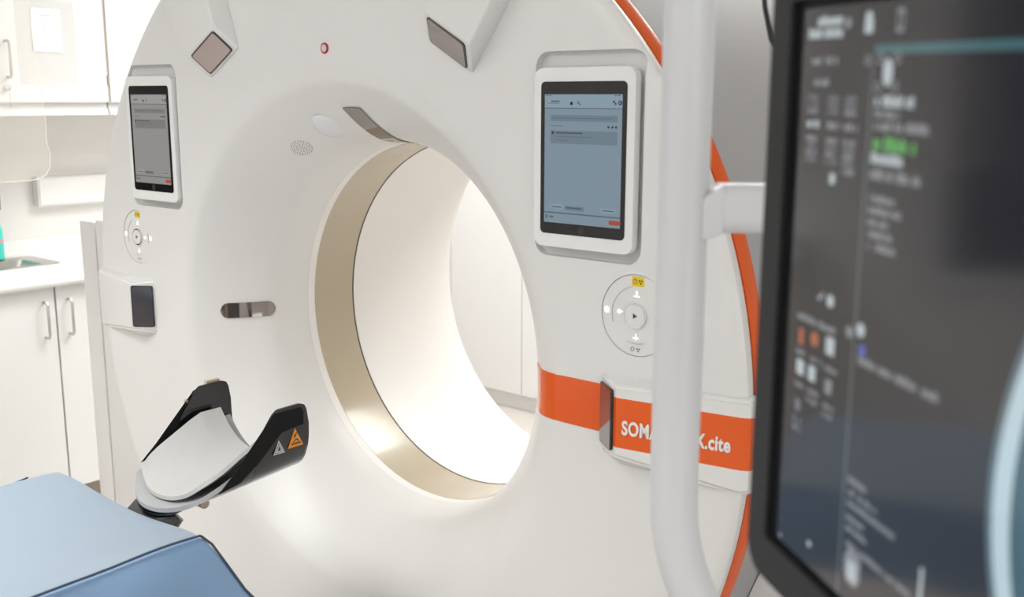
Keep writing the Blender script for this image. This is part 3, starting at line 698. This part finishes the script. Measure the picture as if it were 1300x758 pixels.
prism(bm, [(-.022, .052), (.018, .052), (.018, .0545), (-.022, .0545)], fs, .0006, .0009)
for k in range(12):
    z = .038-k*.0092; w = random.uniform(.018, .036); prism(bm, [(-.022, z), (-.022+w, z), (-.022+w, z+.0016), (-.022, z+.0016)], fs, .0006, .0009)
ob('printed_lines', bm, mat('pale_print', (.50, .50, .54), .8, noise=.05), sh)
# clear hanging shield
SH = thing('radiation_shield', (-1.6, -.5, .26), 'clear acrylic shield hanging in front of the wall cabinets, rounded lower corner', 'shield')
pl = [(-1.05, .80), (-.075, .80), (-.066, .62), (-.052, .49), (-.050, .42), (-.054, .37), (-.044, .335), (-.047, .29), (-.060, .268), (-.082, .255), (-.11, .251), (-1.0, .246), (-1.05, .29)]
fr = (V_((-1.6, 0, 0)), V_((0, 1, 0)), V_((0, 0, 1)), V_((1, 0, 0)))
ob('acrylic_sheet', prism(B(), pl, fr, -.0015, .0015), shieldM, SH, smooth=False)
bm = tube(B(), [(-1.6, a, b) for a, b in pl[1:-1]], .0013, 6); ob('sheet_edge', bm, shieldE, SH)
ob('suspension_rod', tube(B(), [(-1.6, -.55, .79), (-1.6, -.55, CEIL)], .012, 14), poleM, SH)
ob('rod_clamp', box(B(), -1.615, -1.585, -.60, -.50, .77, .82), poleM, SH, bevel=.003)

# ------------------------------------------------------------------ tall cabinets at the far wall
YC = 2.2
xs = [-2.425, -1.984, -1.514, -1.06]
for i, (a, b) in enumerate(zip(xs, xs[1:])):
    lab = {0: 'tall white cabinet at the far wall, leftmost of its row',1: 'tall white far cabinet seen through bore, wider door left of gap', 2: 'tall white far cabinet seen through the bore right of the door gap'}.get(i, 'tall white cabinet standing at the far wall behind the gantry')
    c = thing('tall_cabinet', ((a+b)/2, YC+.3, FL), lab, 'tall cabinet', 'tall cabinets along the far wall')
    ob('carcass', box(B(), a+.0005, b-.0005, YC+.021, YF-.002, FL+.095, 1.2), edgeM, c, smooth=False)
    ob('plinth', box(B(), a+.0005, b-.0005, YC+.04, YF-.002, FL, FL+.095), topM, c, smooth=False)
    d = ob('door', box(B(), a+.0025, b-.0025, YC, YC+.02, -.942, 1.2), lacquer, c, bevel=.001, bseg=1)
    ob('handle', handle(B(), b-.05, YC, .2, .36, 'y'), brushed, d)

# ------------------------------------------------------------------ monitor on its pole (foreground right)
A0 = V_((1.33007, -1.00431, .56164)); Hh = V_((.78779, -.61548, -.02404)).normalized(); Uu = V_((.01155, -.02425, .99964)); Uu = (Uu-Hh*Uu.dot(Hh)).normalized(); Nn = Hh.cross(Uu)
if Nn.dot(CP-A0) < 0: Nn = -Nn
MO = thing('monitor', A0-Uu*.36+Hh*.3, 'large dark-framed monitor showing a brain scan in the right foreground', 'monitor')
SW, SHh = .62, .357
f = (A0, Hh, -Uu, Nn)       # u right, v down, metres
c_ = A0+Hh*(SW/2)-Uu*(SHh/2); fm = (c_, Hh, Uu, Nn)
bm = B(); po = rrect(SW+.078, SHh+.074, .022, 8); pi_ = rrect(SW+.026, SHh+.012, .004, 8)
def ringprism(bm, outer, inner, fr, d0, d1, din):
    O, U, V, Nq = fr; P = lambda p, d: bm.verts.new(O+U*p[0]+V*p[1]+Nq*d); n = len(outer)
    a, b, c, e = [P(p, d0) for p in outer], [P(p, d1) for p in outer], [P(p, d1) for p in inner], [P(p, din) for p in inner]
    for i in range(n):
        j = (i+1) % n
        bm.faces.new((a[i], a[j], b[j], b[i])); bm.faces.new((b[i], b[j], c[j], c[i])); bm.faces.new((c[i], c[j], e[j], e[i]))
    bm.faces.new(a[::-1]); bm.faces.new(e)
ringprism(bm, po, pi_, fm, -.045, .0, -.004)
ob('bezel', bm, bezelM, MO, bevel=0)
ob('inner_border', prism(B(), rrect(SW+.0255, SHh+.0115, .004, 8), fm, -.0045, -.0035), bezelIn, MO)
ob('back_housing', hull([c_+Hh*a+Uu*b+Nn*d for a, b, d in [(x, z, -.044) for x in (-.28, .28) for z in (-.16, .16)]+[(x, z, -.075) for x in (-.15, .15) for z in (-.1, .1)]]), bezelM, MO, bevel=.008)
mats = [emat('screen_dark', (.014, .014, .018), 1., .24), emat('ui_white', (.62, .70, .74), .75), emat('ui_grey', (.30, .31, .33), .8), emat('ui_teal', (.045, .13, .145), 1.), emat('ui_green', (.10, .42, .09), .9),
        emat('ui_orange', (.45, .13, .05), .9), emat('ui_blue', (.08, .12, .42), .9), emat('skull_white', (.50, .64, .70), 1.), emat('brain_teal', (.055, .12, .15), 1.), emat('ui_line', (.12, .14, .15), 1.), emat('ui_dim', (.16, .17, .19), 1.), emat('skull_glow', (.12, .19, .22), 1.)]
for mm in mats: mm.node_tree.nodes['Principled BSDF'].inputs['Roughness'].default_value = .10; mm.node_tree.nodes['Principled BSDF'].inputs['IOR'].default_value = 1.65
bm = B(); cm = .01
Q = lambda a, b, c, d, mi, lay=1: q(bm, f, a*cm, b*cm, c*cm, d*cm, -.0034+.0001*lay, mi)
q(bm, f, 0, 0, SW, SHh, -.0034, 0)
def word(a, b, a1, h, mi):      # a line of small print: irregular glyph blocks with ascenders and gaps
    x = a; r = random.Random(int(a*100+b*37))
    while x < a1:
        w = h*r.uniform(.35, .6)
        if r.random() < .13: x += w; continue
        t = h*r.choice((0, 0, .22, .22)); Q(x, b-h/2+t, min(x+w*.8, a1), b+h/2, mi); x += w
word(1.7, .8, 4.6, .62, 1); word(.3, 1.52, 4.7, .62, 1)
prism(bm, circ(.0032, 20, .0525, .0105), f, -.0034, -.0032, 2)
prism(bm, circ(.0036, 16, .0750, .0085), f, -.0034, -.0032, 1); Q(7.1, 1.0, 7.95, 1.7, 1); Q(10.3, .5, 10.95, 1.75, 2); Q(10.45, .75, 10.8, 1.5, 0, 2)
Q(8.3, 2.35, 62, 2.85, 3)
Q(8.12, 2.9, 8.3, 35.7, 9)
word(1.2, 3.15, 4.3, .5, 2); word(1.65, 4.45, 3.4, .45, 2)
for gx, c in ((1.0, 2), (3.5, 10), (5.5, 2)):
    for k in range(3): word(gx, 5.35+k*.42, gx+1.25, .34, 10 if k < 2 else c)
    word(gx, 7.0, gx+1.5, .45, 1 if gx < 2 else 2)
    for k in range(4): word(gx, 7.9+k*.42, gx+1.3, .34, 10 if k % 2 else 2)
word(5.6, 9.6, 6.9, .4, 2); Q(4.2, 9.85, 4.8, 10.5, 1)
# gantry figure with four corner rings
prism(bm, circ(.0075, 24, .0975, .0385, .62), f, -.0034, -.0032, 1)
for a, b in ((9.0, 3.15), (10.6, 3.1), (8.85, 4.65), (10.5, 4.6), (7.6, 3.2)):
    prism(bm, circ(.0030, 16, a*cm, b*cm), f, -.0034, -.0032, 2); prism(bm, circ(.0018, 12, a*cm, b*cm), f, -.0033, -.0031, 0)
word(8.7, 5.4, 12.4, .62, 1); word(8.75, 6.1, 11.2, .45, 2); word(8.75, 6.75, 13.9, .55, 2); word(8.8, 7.72, 13.1, .8, 4); word(8.65, 8.55, 11.8, .62, 1); word(8.7, 9.45, 13.9, .6, 2)
for k, a1 in enumerate((11.5, 12.0, 10.8, 11.3, 11.7)): word(8.75, 10.8+k*.68, a1, .45, 2)
prism(bm, [(.037, .176), (.0385, .1775), (.042, .173), (.043, .174), (.0388, .179), (.0365, .177)], f, -.0034, -.0032, 1); prism(bm, circ(.004, 16, .052, .1765), f, -.0034, -.0032, 1)
word(1.2, 19.4, 6.0, .45, 2)
Q(1.5, 20.2, 2.1, 21.3, 5); prism(bm, circ(.0048, 16, .0355, .205), f, -.0034, -.0032, 5); Q(5.0, 19.9, 6.0, 21.0, 1)
for a, b in ((1.2, 21.8), (3.2, 21.8), (5.1, 21.9)): word(a, b, a+1.4, .35, 2)
Q(1.4, 22.3, 2.4, 23.3, 1); Q(3.0, 22.3, 3.9, 23.3, 1); Q(5.2, 22.6, 6.0, 23.5, 2)
for a, b in ((1.3, 24.0), (3.1, 24.0), (5.1, 24.3), (5.1, 24.9), (3.0, 24.6)): word(a, b, a+1.3, .35, 2)
Q(1.5, 25.0, 2.2, 25.8, 10); word(1.3, 26.4, 2.4, .5, 10); word(1.3, 27.0, 2.4, .5, 10)
prism(bm, circ(.0042, 16, .0884, .186), f, -.0034, -.0032, 1); prism(bm, circ(.0036, 16, .0762, .190), f, -.0034, -.0032, 2); prism(bm, circ(.0040, 16, .0916, .1977), f, -.0034, -.0032, 6)
word(8.8, 20.35, 16.6, .55, 2)
word(8.6, 27.9, 10.6, .42, 2); word(8.6, 28.7, 12.0, .42, 2); word(8.7, 29.4, 13.8, .42, 2); word(8.7, 30.3, 10.6, .4, 2); word(8.7, 31.0, 11.2, .4, 2); word(8.7, 32.0, 15.9, .42, 2)
prism(bm, [(.088, .328), (.092, .322), (.103, .322), (.106, .326), (.106, .338), (.102, .344), (.092, .344), (.088, .338)], f, -.0034, -.0032, 2); Q(9.2, 32.9, 10.2, 34.1, 1, 3)
Q(16.35, 29.9, 16.65, 35, 1); prism(bm, circ(.0022, 12, .0443, .3418), f, -.0034, -.0032, 1); prism(bm, circ(.0018, 12, .0045, .354), f, -.0034, -.0032, 2)
# brain scan slice: skull ring and tissue
def skull(k, wob=0): return [((.360+.145*k*(1+.02*sin(3*a+wob))*cos(a)), .222+.162*k*(1+.012*sin(5*a+1))*sin(a)) for a in [2*pi*i/96 for i in range(96)]]
prism(bm, skull(1.03), f, -.0034, -.00325, 11); prism(bm, skull(1.0), f, -.0034, -.0031, 7); prism(bm, skull(.928, .8), f, -.0034, -.0029, 8)
for k in range(60):
    a = random.uniform(0, 2*pi); r = random.uniform(.2, .8); x, y = .364+.145*r*cos(a), .222+.162*r*sin(a)
    prism(bm, [(x+.010*cos(t)*random.uniform(.6, 1.4), y+.008*sin(t)*random.uniform(.6, 1.4)) for t in [2*pi*i/9 for i in range(9)]], f, -.0029, -.00285-k*1e-6, random.choice((11, 8, 3)))
ob('screen', bm, mats, MO, smooth=False, recalc=False, label='dark lit screen with white interface text and a brain slice')
# pole and bracket
def at(px, py, d):
    return CP+(dv+rv2*((px-650)/1315.1)-uv2*((py-379)/1315.1))*d
PD = .98; PR_ = .0235
p0 = at(866, 300, PD); right = V_((rv2.x, rv2.y, 0)).normalized()
MS = thing('monitor_pole', (p0.x, p0.y, CEIL), 'thick white vertical pole with side bracket carrying the foreground monitor', 'monitor pole')
zb = at(852, 650, PD).z
pts = [V_((p0.x, p0.y, CEIL)), V_((p0.x, p0.y, .9)), V_((p0.x, p0.y, .6)), V_((p0.x, p0.y, .3)), V_((p0.x, p0.y, zb+.01))]
rb = .27
for k in range(1, 17):
    a = radians(90*k/16); pts.append(V_((p0.x, p0.y, zb))+right*(rb*(1-cos(a)))-V_((0, 0, rb*sin(a))))
pts.append(pts[-1]+right*.25)
ob('pole_tube', tube(B(), pts, PR_, 48), poleM, MS)
ob('tan_pole_strip', tube(B(), [V_((p0.x, p0.y, z))+right*(PR_*.93)+V_((dv.x, dv.y, 0)).normalized()*PR_*.30 for z in (CEIL, .42)], .0016, 8), tanM, MS)  # thin tan strip along the right side of the pole
ob('ceiling_flange', lat([(.09, CEIL-.03), (.09, CEIL-.001)], p0.x, p0.y), poleM, MS)
bz = at(905, 263, PD).z; q0 = V_((p0.x, p0.y, bz)); q1 = q0+right*.34
hb = .0225
dn = V_((dv.x, dv.y, 0)).normalized()
def xarm(bm, a, b, w, h):
    t = (b-a).normalized(); n_ = t.cross(V_((0, 0, 1))); ps = rrect(w, h, min(w, h)*.3, 5)
    grid_rows = [[p+n_*u+V_((0, 0, 1))*v for u, v in ps] for p in (a, b)]
    vs = grid(bm, grid_rows, close_v=True); bm.faces.new(vs[0][::-1]); bm.faces.new(vs[1]); return bm
ob('side_bracket', xarm(B(), q0+right*.031, q1, .044, .046), poleM, MS)
bm = hull([q0+right*a+dn*b+V_((0, 0, c)) for a, b, c in [(.014, s*.02, t*.030) for s in (-1, 1) for t in (-1, .35)]+[(.034, s*.024, t*.0235) for s in (-1, 1) for t in (-1, 1)]])
ob('bracket_clamp', bm, poleM, MS, bevel=.004)
mb = c_+Nn*-.076; a2 = V_((mb.x, mb.y, bz))
ob('rear_arm', xarm(B(), q1-right*.01, a2, .044, .046), poleM, MS)
ob('mount_plate', hull([V_((a2.x, a2.y, bz))+Hh*a+V_((0, 0, b))+Nn*c for a in (-.05, .05) for b in (-.05, .05) for c in (-.012, -.0005)]), poleM, MS, bevel=.003)
# thin cable behind the monitor
cb = [at(966, -140, 1.12), at(968, -40, 1.12), at(971, 8, 1.12), at(979, 50, 1.12), at(1000, 90, 1.11), at(1030, 140, 1.10), at(1060, 190, 1.08)]
ob('monitor_cable', tube(B(), [V_((cb[0].x, cb[0].y, CEIL))]+cb, .0028, 10), bezelM, loc=(cb[-1].x, cb[-1].y, cb[-1].z), label='thin dark cable hanging down behind the top left of the monitor', cat='cable')
